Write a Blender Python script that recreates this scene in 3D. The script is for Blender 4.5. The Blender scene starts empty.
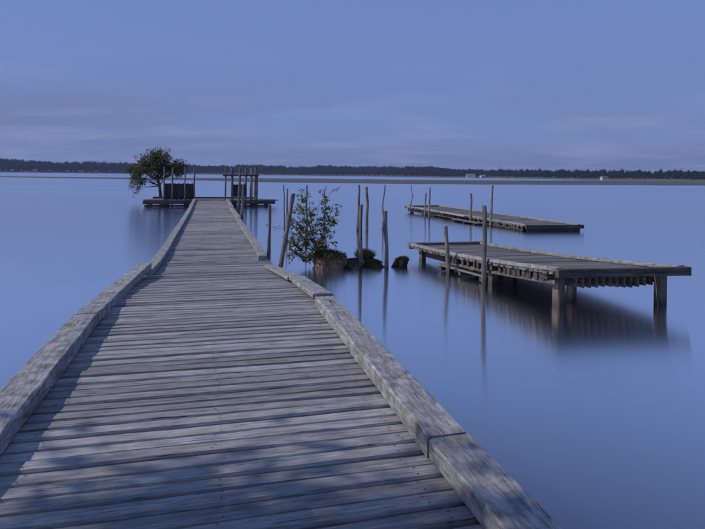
import bpy, math, random
from mathutils import Vector, Matrix, noise

scene = bpy.context.scene
col = scene.collection
rnd = random.Random(7)
R = math.radians

# ------------------------------------------------------------------ camera
CAM_H = 2.45                      # eye height above the water, metres
cam = bpy.data.cameras.new("camera")
cam.sensor_width = 36.0
cam.lens = 28.49
cam.shift_y = -0.127              # level camera with a shifted frame: posts stay upright
cam.clip_start = 0.05
cam.clip_end = 9000
camo = bpy.data.objects.new("camera", cam)
col.objects.link(camo)
camo.matrix_world = Matrix.Translation((0, 0, CAM_H)) @ Matrix.Rotation(R(90), 4, 'X') @ Matrix.Rotation(R(0.70), 4, 'Z')
scene.camera = camo

# ------------------------------------------------------------------ sun and sky
SUN_EL = R(39)
SUN_AZ = math.atan2(-1.0, -0.04)           # measured from +Y towards +X
to_sun = Vector((math.sin(SUN_AZ) * math.cos(SUN_EL), math.cos(SUN_AZ) * math.cos(SUN_EL), math.sin(SUN_EL)))
sl = bpy.data.lights.new("sun", 'SUN')
sl.energy = 2.8
sl.angle = R(0.6)
sl.color = (1.0, 0.93, 0.86)
so = bpy.data.objects.new("sun", sl)
so.rotation_euler = to_sun.to_track_quat('Z', 'Y').to_euler()
so.location = (-20, -10, 30)
col.objects.link(so)

world = bpy.data.worlds.new("World")
scene.world = world
world.use_nodes = True
wt = world.node_tree
wn, wl = wt.nodes, wt.links
wn.clear()
w_out = wn.new('ShaderNodeOutputWorld')
w_bg = wn.new('ShaderNodeBackground')
w_bg.inputs[1].default_value = 0.068
sky = wn.new('ShaderNodeTexSky')
sky.sky_type = 'NISHITA'
sky.sun_disc = False
sky.sun_elevation = SUN_EL
sky.sun_rotation = SUN_AZ
sky.air_density = 1.0
sky.dust_density = 0.35
sky.ozone_density = 3.0
tint = wn.new('ShaderNodeMix'); tint.data_type = 'RGBA'; tint.blend_type = 'MULTIPLY'
tint.inputs[0].default_value = 1.0
tint.inputs[7].default_value = (0.80, 0.76, 1.0, 1)
veil = wn.new('ShaderNodeMix'); veil.data_type = 'RGBA'      # an even high veil over the whole sky
veil.inputs[0].default_value = 0.80
veil.inputs[7].default_value = (2.58, 3.88, 8.5, 1)
wl.new(tint.outputs[2], veil.inputs[6])
wl.new(sky.outputs[0], tint.inputs[6])
# thin streaks of high cloud on a flat layer overhead
tcw = wn.new('ShaderNodeTexCoord')
sep = wn.new('ShaderNodeSeparateXYZ'); wl.new(tcw.outputs['Generated'], sep.inputs[0])
zmx = wn.new('ShaderNodeMath'); zmx.operation = 'MAXIMUM'; zmx.inputs[1].default_value = 0.0
wl.new(sep.outputs[2], zmx.inputs[0])
zad = wn.new('ShaderNodeMath'); zad.operation = 'ADD'; zad.inputs[1].default_value = 0.10
wl.new(zmx.outputs[0], zad.inputs[0])
dx = wn.new('ShaderNodeMath'); dx.operation = 'DIVIDE'; wl.new(sep.outputs[0], dx.inputs[0]); wl.new(zad.outputs[0], dx.inputs[1])
dy = wn.new('ShaderNodeMath'); dy.operation = 'DIVIDE'; wl.new(sep.outputs[1], dy.inputs[0]); wl.new(zad.outputs[0], dy.inputs[1])
cmb = wn.new('ShaderNodeCombineXYZ'); wl.new(dx.outputs[0], cmb.inputs[0]); wl.new(dy.outputs[0], cmb.inputs[1])
cmap = wn.new('ShaderNodeMapping'); cmap.inputs['Scale'].default_value = (0.40, 0.62, 1); cmap.inputs['Location'].default_value = (3.1, 1.4, 0)
wl.new(cmb.outputs[0], cmap.inputs[0])
cn = wn.new('ShaderNodeTexNoise'); cn.inputs['Scale'].default_value = 0.75; cn.inputs['Detail'].default_value = 5; cn.inputs['Roughness'].default_value = 0.5; cn.inputs['Distortion'].default_value = 0.3
wl.new(cmap.outputs[0], cn.inputs['Vector'])
cr = wn.new('ShaderNodeValToRGB')
cr.color_ramp.elements[0].position = 0.36; cr.color_ramp.elements[0].color = (0.25, 0.25, 0.25, 1)
cr.color_ramp.elements[1].position = 0.66; cr.color_ramp.elements[1].color = (1, 1, 1, 1)
wl.new(cn.outputs[0], cr.inputs[0])
cmix = wn.new('ShaderNodeMix'); cmix.data_type = 'RGBA'
cmix.inputs[7].default_value = (2.32, 3.02, 5.8, 1)      # cloud grey, a little violet
low = wn.new('ShaderNodeMapRange'); low.interpolation_type = 'SMOOTHSTEP'      # the bank of cloud lies low all round the lake
low.inputs['From Min'].default_value = 0.03; low.inputs['From Max'].default_value = 0.26
low.inputs['To Min'].default_value = 1.0; low.inputs['To Max'].default_value = 0.0
wl.new(zmx.outputs[0], low.inputs['Value'])
lo1 = wn.new('ShaderNodeMath'); lo1.operation = 'MULTIPLY'; wl.new(low.outputs[0], lo1.inputs[0]); wl.new(cr.outputs[0], lo1.inputs[1])
wl.new(lo1.outputs[0], cmix.inputs[0]); wl.new(veil.outputs[2], cmix.inputs[6])
cmap2 = wn.new('ShaderNodeMapping'); cmap2.inputs['Scale'].default_value = (0.75, 1.1, 1); cmap2.inputs['Location'].default_value = (8.3, 5.2, 0)
wl.new(cmb.outputs[0], cmap2.inputs[0])
cn2 = wn.new('ShaderNodeTexNoise'); cn2.inputs['Scale'].default_value = 1.1; cn2.inputs['Detail'].default_value = 6; cn2.inputs['Roughness'].default_value = 0.52
wl.new(cmap2.outputs[0], cn2.inputs['Vector'])
cr2 = wn.new('ShaderNodeValToRGB')
cr2.color_ramp.elements[0].position = 0.49; cr2.color_ramp.elements[0].color = (0, 0, 0, 1)
cr2.color_ramp.elements[1].position = 0.70; cr2.color_ramp.elements[1].color = (0.55, 0.55, 0.55, 1)
wl.new(cn2.outputs[0], cr2.inputs[0])
cmix2 = wn.new('ShaderNodeMix'); cmix2.data_type = 'RGBA'
cmix2.inputs[7].default_value = (3.9, 4.7, 8.0, 1)      # thin bright wisps
lo2 = wn.new('ShaderNodeMath'); lo2.operation = 'MULTIPLY'; wl.new(low.outputs[0], lo2.inputs[0]); wl.new(cr2.outputs[0], lo2.inputs[1])
wl.new(lo2.outputs[0], cmix2.inputs[0]); wl.new(cmix.outputs[2], cmix2.inputs[6])
wl.new(cmix2.outputs[2], w_bg.inputs[0])
wl.new(w_bg.outputs[0], w_out.inputs[0])

scene.view_settings.view_transform = 'Standard'
scene.view_settings.look = 'None'
scene.view_settings.exposure = 0.0
scene.view_settings.gamma = 1.0
scene.view_settings.use_curve_mapping = False
scene.cycles.use_denoising = True
scene.cycles.max_bounces = 8
scene.cycles.volume_bounces = 0


# ------------------------------------------------------------------ helpers
def link(o, parent=None):
    col.objects.link(o)
    if parent is not None:
        o.parent = parent
        o.location = o.location - parent.location       # every parent is unrotated
    return o


def tag(o, label=None, cat=None, group=None, kind=None):
    if label: o["label"] = label
    if cat: o["category"] = cat
    if group: o["group"] = group
    if kind: o["kind"] = kind
    return o


def empty(name, loc, label, cat, group=None):
    o = bpy.data.objects.new(name, None)
    o.location = loc
    o.empty_display_size = 0.3
    col.objects.link(o)
    return tag(o, label, cat, group)


def mesh(name, verts, faces, mat, smooth=False):
    me = bpy.data.meshes.new(name)
    me.from_pydata([tuple(v) for v in verts], [], faces)
    if smooth:
        me.polygons.foreach_set("use_smooth", [True] * len(me.polygons))
    me.materials.append(mat)
    me.update()
    return me


def new(name, me, parent=None, loc=(0, 0, 0), rot=None):
    o = bpy.data.objects.new(name, me)
    o.location = loc
    if rot is not None:
        o.rotation_euler = rot
    return link(o, parent)


def frame_from(direction, up=Vector((0, 0, 1))):
    x = direction.normalized()
    y = up.cross(x)
    if y.length < 1e-4:
        y = Vector((0, 1, 0))
    y.normalize()
    z = x.cross(y)
    return Matrix((x, y, z)).transposed()


def rect_section(w, h, b):
    # top (z=0) down to -h, chamfered
    a = w / 2
    return [(-a + b, 0), (a - b, 0), (a, -b), (a, -h + b), (a - b, -h), (-a + b, -h), (-a, -h + b), (-a, -b)]


def sweep(path, section, jit=0.0, seed=0, cap_slant=0.0):
    """section swept along a list of local points (x mostly along length)"""
    v, f = [], []
    m = len(section)
    for i, p in enumerate(path):
        for k, (sy, sz) in enumerate(section):
            n = noise.noise_vector(Vector((p[0] * 2.3 + seed * 7.1, sy * 9 + k * .13, sz * 9 + seed))) * jit
            x = p[0]
            if i == 0: x += cap_slant * sy
            if i == len(path) - 1: x -= cap_slant * sy * .7
            v.append((x, p[1] + sy + n.y, p[2] + sz + n.z))
    for i in range(len(path) - 1):
        for k in range(m):
            a, b = i * m + k, i * m + (k + 1) % m
            f.append((a, a + m, b + m, b))
    f.append(tuple(range(m)))
    f.append(tuple(reversed(range((len(path) - 1) * m, len(path) * m))))
    return v, f


_bc = [0]


def beam(name, pts, w, h, mat, parent, nseg=8, jit=0.004, b=0.01, up=Vector((0, 0, 1)), slant=0.0):
    """A timber along a polyline; pts run along its TOP centre line (its own x axis is the grain)."""
    _bc[0] += 1
    pts = [Vector(p) for p in pts]
    p0, p1 = pts[0], pts[-1]
    mid = (p0 + p1) / 2
    M = frame_from(p1 - p0, up)
    Mi = M.transposed()
    loc = [Mi @ (p - mid) for p in pts]
    path = []
    L = [l.x for l in loc]
    for i in range(nseg + 1):
        x = L[0] + (L[-1] - L[0]) * i / nseg
        for j in range(len(loc) - 1):
            if x <= L[j + 1] + 1e-6 or j == len(loc) - 2:
                t = (x - L[j]) / max(1e-6, L[j + 1] - L[j])
                q = loc[j].lerp(loc[j + 1], t)
                break
        path.append((x, q.y, q.z))
    v, f = sweep(path, rect_section(w, h, b), jit, _bc[0] * 1.7, slant)
    o = new(name, mesh(name, v, f, mat), parent, mid)
    o.rotation_euler = M.to_euler()
    return o


def pole_mesh(name, pts, radii, mat, sides=8, seed=0, rough=0.08):
    v, f = [], []
    for i, (p, r) in enumerate(zip(pts, radii)):
        for k in range(sides):
            a = 2 * math.pi * k / sides
            rr = r * (1 + rough * 2 * noise.noise(Vector((k * 1.3 + seed * 5.1, p[2] * 1.5, seed))))
            v.append((p[0] + rr * math.cos(a), p[1] + rr * math.sin(a), p[2]))
    for i in range(len(pts) - 1):
        for k in range(sides):
            a, b = i * sides + k, i * sides + (k + 1) % sides
            f.append((a, b, b + sides, a + sides))
    f.append(tuple(reversed(range(sides))))
    f.append(tuple(range((len(pts) - 1) * sides, len(pts) * sides)))
    return mesh(name, v, f, mat, False)


_pc = [0]


def pole(name, base, top, r0, r1, mat, parent=None, wob=0.0, sub=-0.8, n=9, sides=8):
    """round post from below the water at `base` (x, y) to `top` (x, y, z), with bends `wob`"""
    _pc[0] += 1
    s = _pc[0]
    pts, rad = [], []
    tz = top[2]
    for i in range(n):
        z = sub + (tz - sub) * i / (n - 1)
        t = max(0.0, z / max(tz, .01))
        wx = noise.noise(Vector((s * 3.7, z * 1.4, 0))) * wob * t
        wy = noise.noise(Vector((s * 3.7, z * 1.4, 9))) * wob * t
        pts.append(((top[0] - base[0]) * t + wx, (top[1] - base[1]) * t + wy, z))
        rad.append(r0 + (r1 - r0) * t)
    # slightly worn, slanted head
    me = pole_mesh(name, pts, rad, mat, sides, s)
    for k in range(sides):
        me.vertices[(n - 1) * sides + k].co.z += 0.25 * r1 * math.cos(2 * math.pi * k / sides + s)
    return new(name, me, parent, (base[0], base[1], 0))


# ------------------------------------------------------------------ materials
def mat_new(name):
    m = bpy.data.materials.new(name)
    m.use_nodes = True
    nt = m.node_tree
    nt.nodes.clear()
    return m, nt.nodes, nt.links


def wood(name, dark, mid, light, axis='X', spread=0.30, grain=1.0, blotch=0.5, bump=0.5, wet=False, hue=(0.22, 0.19, 0.16), lng=1.0, knots=0.6):
    m, N, Lk = mat_new(name)
    out = N.new('ShaderNodeOutputMaterial')
    bs = N.new('ShaderNodeBsdfPrincipled')
    bs.inputs['Roughness'].default_value = 0.82
    bs.inputs['Specular IOR Level'].default_value = 0.3
    Lk.new(bs.outputs[0], out.inputs[0])
    tc = N.new('ShaderNodeTexCoord')
    oi = N.new('ShaderNodeObjectInfo')
    off = N.new('ShaderNodeVectorMath'); off.operation = 'SCALE'
    off.inputs[0].default_value = (37.0, 23.0, 51.0)
    Lk.new(oi.outputs['Random'], off.inputs['Scale'])
    add = N.new('ShaderNodeVectorMath'); add.operation = 'ADD'
    Lk.new(tc.outputs['Object'], add.inputs[0]); Lk.new(off.outputs[0], add.inputs[1])

    def nz(long, across, detail, rough=0.6, dist=0.0):
        mp = N.new('ShaderNodeMapping')
        s = {'X': (long, across, across), 'Z': (across, across, long)}[axis]
        mp.inputs['Scale'].default_value = s
        Lk.new(add.outputs[0], mp.inputs[0])
        n = N.new('ShaderNodeTexNoise')
        n.inputs['Scale'].default_value = 1.0
        n.inputs['Detail'].default_value = detail
        n.inputs['Roughness'].default_value = rough
        n.inputs['Distortion'].default_value = dist
        Lk.new(mp.outputs[0], n.inputs['Vector'])
        return n.outputs[0]

    def mth(op, a, b):
        x = N.new('ShaderNodeMath'); x.operation = op
        for i, q in enumerate((a, b)):
            if isinstance(q, (int, float)): x.inputs[i].default_value = q
            else: Lk.new(q, x.inputs[i])
        return x.outputs[0]

    def ramp(src, stops):
        r = N.new('ShaderNodeValToRGB')
        e = r.color_ramp.elements
        e[0].position, e[0].color = stops[0][0], (*stops[0][1], 1)
        e[1].position, e[1].color = stops[-1][0], (*stops[-1][1], 1)
        for p, c in stops[1:-1]:
            q = e.new(p); q.color = (*c, 1)
        Lk.new(src, r.inputs[0])
        return r.outputs[0]

    def mix(fac, a, b, mode='MIX'):
        x = N.new('ShaderNodeMix'); x.data_type = 'RGBA'; x.blend_type = mode
        for i, q in ((0, fac), (6, a), (7, b)):
            if isinstance(q, (int, float)): x.inputs[i].default_value = q
            elif isinstance(q, tuple): x.inputs[i].default_value = (*q, 1)
            else: Lk.new(q, x.inputs[i])
        return x.outputs[2]

    # grain lines part around the knots
    vm0 = N.new('ShaderNodeMapping')
    vm0.inputs['Scale'].default_value = {'X': (1.5, 5.5, 5.5), 'Z': (5.5, 5.5, 1.5)}[axis]
    Lk.new(add.outputs[0], vm0.inputs[0])
    vo0 = N.new('ShaderNodeTexVoronoi'); vo0.feature = 'SMOOTH_F1'; vo0.inputs['Scale'].default_value = 1.0
    Lk.new(vm0.outputs[0], vo0.inputs['Vector'])
    kr = N.new('ShaderNodeMapRange'); kr.interpolation_type = 'SMOOTHSTEP'
    kr.inputs['From Min'].default_value = 0.0; kr.inputs['From Max'].default_value = 0.32
    kr.inputs['To Min'].default_value = 0.030; kr.inputs['To Max'].default_value = 0.0
    Lk.new(vo0.outputs['Distance'], kr.inputs['Value'])
    kc = N.new('ShaderNodeCombineXYZ')
    Lk.new(kr.outputs[0], kc.inputs[1])
    if axis == 'Z': Lk.new(kr.outputs[0], kc.inputs[0])
    add0 = add
    add = N.new('ShaderNodeVectorMath'); add.operation = 'ADD'
    Lk.new(add0.outputs[0], add.inputs[0]); Lk.new(kc.outputs[0], add.inputs[1])

    g1 = nz(1.1 * lng, 34 * grain, 6, 0.62, 0.6)      # broad grain bands
    g2 = nz(3.0 * lng, 120 * grain, 4, 0.75)           # fine fibres
    bl = nz(2.2 * lng, 7.5, 5, 0.65)                   # weather blotches
    gv = mth('ADD', mth('MULTIPLY', g1, 0.55), mth('MULTIPLY', g2, 0.45))
    base = ramp(gv, [(0.41, dark), (0.49, mid), (0.58, light)])
    # open drying cracks along the grain
    ck = nz(1.0 * lng, 48 * grain, 3, 0.55, 0.8)
    crack = ramp(ck, [(0.300, (1, 1, 1)), (0.345, (0, 0, 0))])
    base = mix(crack, base, tuple(c * 0.35 for c in dark))
    # brown knots
    vm = N.new('ShaderNodeMapping')
    vm.inputs['Scale'].default_value = {'X': (1.5, 5.5, 5.5), 'Z': (5.5, 5.5, 1.5)}[axis]
    Lk.new(add0.outputs[0], vm.inputs[0])
    vo = N.new('ShaderNodeTexVoronoi'); vo.inputs['Scale'].default_value = 1.0
    Lk.new(vm.outputs[0], vo.inputs['Vector'])
    knot = ramp(vo.outputs['Distance'], [(0.03, (1, 1, 1)), (0.08, (0, 0, 0))])
    base = mix(mth('MULTIPLY', knot, knots), base, tuple(c * 0.45 for c in dark))
    # blotches of grey bloom and of bare brown wood
    blr = ramp(bl, [(0.38, (1 - blotch, 1 - blotch, 1 - blotch)), (0.62, (1 + blotch * .4,) * 3)])
    base = mix(1.0, base, blr, 'MULTIPLY')
    br = nz(0.9, 3.0, 3, 0.5)
    brm = ramp(br, [(0.50, (0, 0, 0)), (0.72, (0.55, 0.55, 0.55))])
    base = mix(brm, base, hue)
    # each piece has weathered differently
    val = mth('ADD', mth('MULTIPLY', oi.outputs['Random'], spread), 1 - spread / 2)
    cv = N.new('ShaderNodeCombineColor')
    for i in range(3): Lk.new(val, cv.inputs[i])
    base = mix(1.0, base, cv.outputs[0], 'MULTIPLY')
    if wet:
        # waterlogged, algae-dark foot of the timber, a band of its own just above the lake level
        ge = N.new('ShaderNodeNewGeometry')
        sp = N.new('ShaderNodeSeparateXYZ'); Lk.new(ge.outputs['Position'], sp.inputs[0])
        wz = mth('ADD', sp.outputs[2], mth('MULTIPLY', bl, 0.12))
        wm = ramp(wz, [(0.10, (1, 1, 1)), (0.26, (0, 0, 0))])
        base = mix(mth('MULTIPLY', wm, 0.7), base, (0.035, 0.036, 0.030))
    Lk.new(base, bs.inputs['Base Color'])
    bp = N.new('ShaderNodeBump')
    bp.inputs['Strength'].default_value = bump
    bp.inputs['Distance'].default_value = 0.006
    hgt = mth('SUBTRACT', gv, mth('MULTIPLY', crack, 0.7))
    Lk.new(hgt, bp.inputs['Height'])
    Lk.new(bp.outputs[0], bs.inputs['Normal'])
    return m


M_PLANK = wood("weathered_plank", (0.185, 0.183, 0.181), (0.275, 0.272, 0.268), (0.355, 0.352, 0.345), 'X', 0.52, 1.25, 0.22, 0.9, hue=(0.245, 0.23, 0.215), lng=2.6, knots=0.8)
M_KERB = wood("weathered_kerb", (0.16, 0.16, 0.16), (0.285, 0.282, 0.278), (0.39, 0.387, 0.382), 'X', 0.18, 1.3, 0.38, 1.0, hue=(0.27, 0.25, 0.225), lng=4.5, knots=0.5)
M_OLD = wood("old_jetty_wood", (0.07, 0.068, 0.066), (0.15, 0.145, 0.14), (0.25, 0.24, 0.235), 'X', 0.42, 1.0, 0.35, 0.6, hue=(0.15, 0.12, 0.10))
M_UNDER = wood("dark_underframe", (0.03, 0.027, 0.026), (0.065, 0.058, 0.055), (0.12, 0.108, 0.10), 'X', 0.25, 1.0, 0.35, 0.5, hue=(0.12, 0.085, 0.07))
M_BLACK = wood("tarred_board", (0.016, 0.016, 0.016), (0.03, 0.03, 0.03), (0.05, 0.05, 0.05), 'Z', 0.3, 1.0, 0.3, 0.5, hue=(0.04, 0.035, 0.03))
M_POST = wood("grey_post", (0.08, 0.075, 0.072), (0.17, 0.16, 0.155), (0.28, 0.27, 0.26), 'Z', 0.5, 1.1, 0.4, 0.7, True, hue=(0.16, 0.13, 0.11))
M_PILE = wood("pile_wood", (0.07, 0.06, 0.055), (0.14, 0.12, 0.11), (0.22, 0.195, 0.18), 'Z', 0.2, 0.9, 0.35, 0.6, True, hue=(0.18, 0.125, 0.10))
M_NAIL = bpy.data.materials.new("rusty_nail")
M_NAIL.use_nodes = True
M_NAIL.node_tree.nodes["Principled BSDF"].inputs["Base Color"].default_value = (0.045, 0.032, 0.026, 1)
M_NAIL.node_tree.nodes["Principled BSDF"].inputs["Roughness"].default_value = 0.7
M_PALE = wood("pale_board", (0.30, 0.30, 0.30), (0.42, 0.42, 0.42), (0.52, 0.52, 0.52), 'X', 0.1, 1.0, 0.2, 0.4)


def leaf_mat(name, c0, c1, c2, trans=0.35, spec=0.25):
    m, N, Lk = mat_new(name)
    out = N.new('ShaderNodeOutputMaterial')
    ge = N.new('ShaderNodeNewGeometry')
    r = N.new('ShaderNodeValToRGB')
    e = r.color_ramp.elements
    e[0].position, e[0].color = 0.0, (*c0, 1)
    e[1].position, e[1].color = 1.0, (*c2, 1)
    q = e.new(0.55); q.color = (*c1, 1)
    Lk.new(ge.outputs['Random Per Island'], r.inputs[0])
    d = N.new('ShaderNodeBsdfPrincipled'); d.inputs['Roughness'].default_value = 0.6
    d.inputs['Specular IOR Level'].default_value = spec
    t = N.new('ShaderNodeBsdfTranslucent')
    x = N.new('ShaderNodeMixShader'); x.inputs[0].default_value = trans
    Lk.new(r.outputs[0], d.inputs['Base Color']); Lk.new(r.outputs[0], t.inputs[0])
    Lk.new(d.outputs[0], x.inputs[1]); Lk.new(t.outputs[0], x.inputs[2]); Lk.new(x.outputs[0], out.inputs[0])
    return m


def noisy_mat(name, stops, scale, rough=0.9, bump=0.5, dist=0.02, mapping=(1, 1, 1), coord='Object'):
    m, N, Lk = mat_new(name)
    out = N.new('ShaderNodeOutputMaterial')
    b = N.new('ShaderNodeBsdfPrincipled'); b.inputs['Roughness'].default_value = rough
    b.inputs['Specular IOR Level'].default_value = 0.25
    tc = N.new('ShaderNodeTexCoord')
    mp = N.new('ShaderNodeMapping'); mp.inputs['Scale'].default_value = mapping
    Lk.new(tc.outputs[coord], mp.inputs[0])
    n = N.new('ShaderNodeTexNoise'); n.inputs['Scale'].default_value = scale; n.inputs['Detail'].default_value = 6
    Lk.new(mp.outputs[0], n.inputs['Vector'])
    r = N.new('ShaderNodeValToRGB')
    e = r.color_ramp.elements
    e[0].position, e[0].color = stops[0][0], (*stops[0][1], 1)
    e[1].position, e[1].color = stops[-1][0], (*stops[-1][1], 1)
    for p, c in stops[1:-1]:
        q = e.new(p); q.color = (*c, 1)
    Lk.new(n.outputs[0], r.inputs[0]); Lk.new(r.outputs[0], b.inputs['Base Color'])
    bp = N.new('ShaderNodeBump'); bp.inputs['Strength'].default_value = bump; bp.inputs['Distance'].default_value = dist
    Lk.new(n.outputs[0], bp.inputs['Height']); Lk.new(bp.outputs[0], b.inputs['Normal'])
    Lk.new(b.outputs[0], out.inputs[0])
    return m


M_BARK = noisy_mat("bark", [(0.3, (0.035, 0.03, 0.026)), (0.7, (0.12, 0.105, 0.09))], 6, mapping=(6, 6, 1.2))
M_TREE = leaf_mat("tree_leaves", (0.045, 0.052, 0.024), (0.105, 0.110, 0.048), (0.20, 0.185, 0.085), 0.4)
M_BUSH = leaf_mat("bush_leaves", (0.065, 0.085, 0.025), (0.18, 0.205, 0.055), (0.34, 0.33, 0.11), 0.45)
M_GRASS = leaf_mat("tussock_grass", (0.03, 0.035, 0.015), (0.075, 0.085, 0.030), (0.17, 0.16, 0.07), 0.3)
M_ROOT = noisy_mat("root_mat", [(0.3, (0.035, 0.026, 0.02)), (0.55, (0.145, 0.105, 0.085)), (0.75, (0.26, 0.195, 0.16))], 7, mapping=(4, 4, 0.8), bump=0.9, dist=0.04)
M_DARKROOT = noisy_mat("dark_root_mat", [(0.3, (0.012, 0.011, 0.010)), (0.7, (0.06, 0.05, 0.045))], 9, mapping=(3, 3, 1), bump=0.9, dist=0.04)
M_MOSS = noisy_mat("moss", [(0.3, (0.02, 0.022, 0.012)), (0.6, (0.065, 0.065, 0.025)), (0.8, (0.11, 0.105, 0.045))], 14, bump=0.9, dist=0.03)
M_FOREST = leaf_mat("far_foliage", (0.011, 0.015, 0.009), (0.014, 0.019, 0.011), (0.018, 0.023, 0.013), 0.3, 0.0)
M_LAND = noisy_mat("far_land", [(0.3, (0.06, 0.065, 0.035)), (0.7, (0.12, 0.11, 0.07))], 0.02)
M_BANK = noisy_mat("bank_earth", [(0.3, (0.05, 0.055, 0.025)), (0.7, (0.14, 0.12, 0.08))], 1.5)
M_MUD = noisy_mat("mudflat", [(0.3, (0.055, 0.052, 0.050)), (0.7, (0.115, 0.105, 0.098))], 0.05, rough=0.7, bump=0.0, mapping=(0.25, 1, 1))
M_WHITE = noisy_mat("white_render", [(0.3, (0.36, 0.36, 0.35)), (0.7, (0.46, 0.46, 0.45))], 0.4)
M_ROOF = noisy_mat("roof_tile", [(0.3, (0.14, 0.12, 0.11)), (0.7, (0.2, 0.17, 0.155))], 0.6)
M_PANE = noisy_mat("window_dark", [(0.3, (0.03, 0.035, 0.04)), (0.7, (0.05, 0.055, 0.06))], 1.0, rough=0.3)


def water_mat():
    m, N, Lk = mat_new("lake_water")
    out = N.new('ShaderNodeOutputMaterial')
    body = N.new('ShaderNodeBsdfPrincipled')             # silty body of the lake: light spreads inside it
    body.subsurface_method = 'BURLEY'
    body.inputs['Subsurface Weight'].default_value = 1.0
    body.inputs['Subsurface Radius'].default_value = (0.6, 0.8, 1.0)
    body.inputs['Subsurface Scale'].default_value = 0.45
    body.inputs['Specular IOR Level'].default_value = 0.0
    body.inputs['Roughness'].default_value = 1.0
    gl = N.new('ShaderNodeBsdfGlossy')
    gl.inputs['Color'].default_value = (0.99, 1.0, 1.0, 1)
    tc = N.new('ShaderNodeTexCoord')
    mp = N.new('ShaderNodeMapping'); mp.inputs['Scale'].default_value = (0.02, 0.06, 1)
    Lk.new(tc.outputs['Object'], mp.inputs[0])
    n = N.new('ShaderNodeTexNoise'); n.inputs['Scale'].default_value = 1.0; n.inputs['Detail'].default_value = 3
    Lk.new(mp.outputs[0], n.inputs['Vector'])
    r = N.new('ShaderNodeMapRange')
    r.inputs['From Min'].default_value = 0.3; r.inputs['From Max'].default_value = 0.7
    r.inputs['To Min'].default_value = 0.108; r.inputs['To Max'].default_value = 0.142
    gl.inputs['Anisotropy'].default_value = 0.7
    tg = N.new('ShaderNodeCombineXYZ'); tg.inputs[0].default_value = 1.0
    Lk.new(tg.outputs[0], gl.inputs['Tangent'])
    Lk.new(n.outputs[0], r.inputs['Value']); Lk.new(r.outputs[0], gl.inputs['Roughness'])
    c = N.new('ShaderNodeValToRGB')                      # slow drifts of colour
    c.color_ramp.elements[0].position = 0.3; c.color_ramp.elements[0].color = (0.010, 0.022, 0.048, 1)
    c.color_ramp.elements[1].position = 0.7; c.color_ramp.elements[1].color = (0.013, 0.026, 0.052, 1)
    Lk.new(n.outputs[0], c.inputs[0]); Lk.new(c.outputs[0], body.inputs['Base Color'])
    lw = N.new('ShaderNodeLayerWeight'); lw.inputs['Blend'].default_value = 0.5
    fr = N.new('ShaderNodeMapRange'); fr.interpolation_type = 'SMOOTHSTEP'
    fr.inputs['From Min'].default_value = 0.29; fr.inputs['From Max'].default_value = 0.82
    Lk.new(lw.outputs['Facing'], fr.inputs['Value'])
    mx = N.new('ShaderNodeMixShader')
    Lk.new(fr.outputs[0], mx.inputs[0]); Lk.new(body.outputs[0], mx.inputs[1]); Lk.new(gl.outputs[0], mx.inputs[2])
    Lk.new(mx.outputs[0], out.inputs[0])
    return m


M_WATER = water_mat()

# ------------------------------------------------------------------ water, banks, far shore
wv = [(-2300, -60, 0), (2300, -60, 0), (2300, 2400, 0), (-2300, 2400, 0)]
water = new("lake_water", mesh("lake_water", wv, [(0, 1, 2, 3)], M_WATER))
tag(water, "calm blue lake water smooth as glass", None, kind="structure")

# bank behind the camera from which the boardwalk starts
bv, bf = [], []
nx, ny = 60, 16
for j in range(ny + 1):
    for i in range(nx + 1):
        x = -45 + 90 * i / nx
        t = j / ny
        edge = 0.6 + 0.5 * noise.noise(Vector((x * .3, 0, 0))) + 2.2 * max(0, min(1, (-4.5 - x) / 2))
        y = edge - t * 40
        z = -0.25 + 0.95 * min(1, t * 9) + 0.10 * noise.noise(Vector((x * .5, y * .5, 3)))
        bv.append((x, y, z))
for j in range(ny):
    for i in range(nx):
        a = j * (nx + 1) + i
        bf.append((a, a + nx + 1, a + nx + 2, a + 1))
tag(new("lake_bank", mesh("lake_bank", bv, bf, M_BANK, True)), "grassy earth bank where the boardwalk begins", None, kind="structure")


def shore_y(x):
    # far shoreline distance for a lateral position x (metres)
    pts = [(-1500, 860), (-700, 900), (-300, 1100), (0, 1180), (180, 1000), (330, 740), (420, 640), (600, 560), (1200, 520)]
    for (a, ya), (b, yb) in zip(pts, pts[1:]):
        if x <= b:
            t = (x - a) / (b - a)
            t = t * t * (3 - 2 * t)
            return ya + (yb - ya) * t
    return pts[-1][1]


lv, lf = [], []
cols_, rows_ = 120, 8
for i in range(cols_ + 1):
    x = -1500 + 2700 * i / cols_
    y0 = shore_y(x) + 8 * noise.noise(Vector((x * .02, 1, 1)))
    for j in range(rows_ + 1):
        t = j / rows_
        lv.append((x, y0 + 620 * t * t, -0.4 + 1.6 * min(1, t * 8) + 5 * t * (1 + noise.noise(Vector((x * .004, t, 2))))))
for i in range(cols_):
    for j in range(rows_):
        a = i * (rows_ + 1) + j
        lf.append((a, a + rows_ + 1, a + rows_ + 2, a + 1))
tag(new("far_shore", mesh("far_shore", lv, lf, M_LAND, True)), "low far shore of the lake", None, kind="structure")

# low mud flat between the open water and the far shore
near = [(-180, 238), (-150, 214), (-115, 199), (-87, 192), (-60, 176), (-22, 154), (0, 152), (40, 163), (80, 178), (130, 200), (240, 232), (420, 250)]
far = [(420, 640), (330, 620), (230, 560), (140, 420), (60, 360), (0, 330), (-22, 340), (-60, 300), (-87, 262), (-115, 240), (-150, 238), (-180, 242)]


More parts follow.
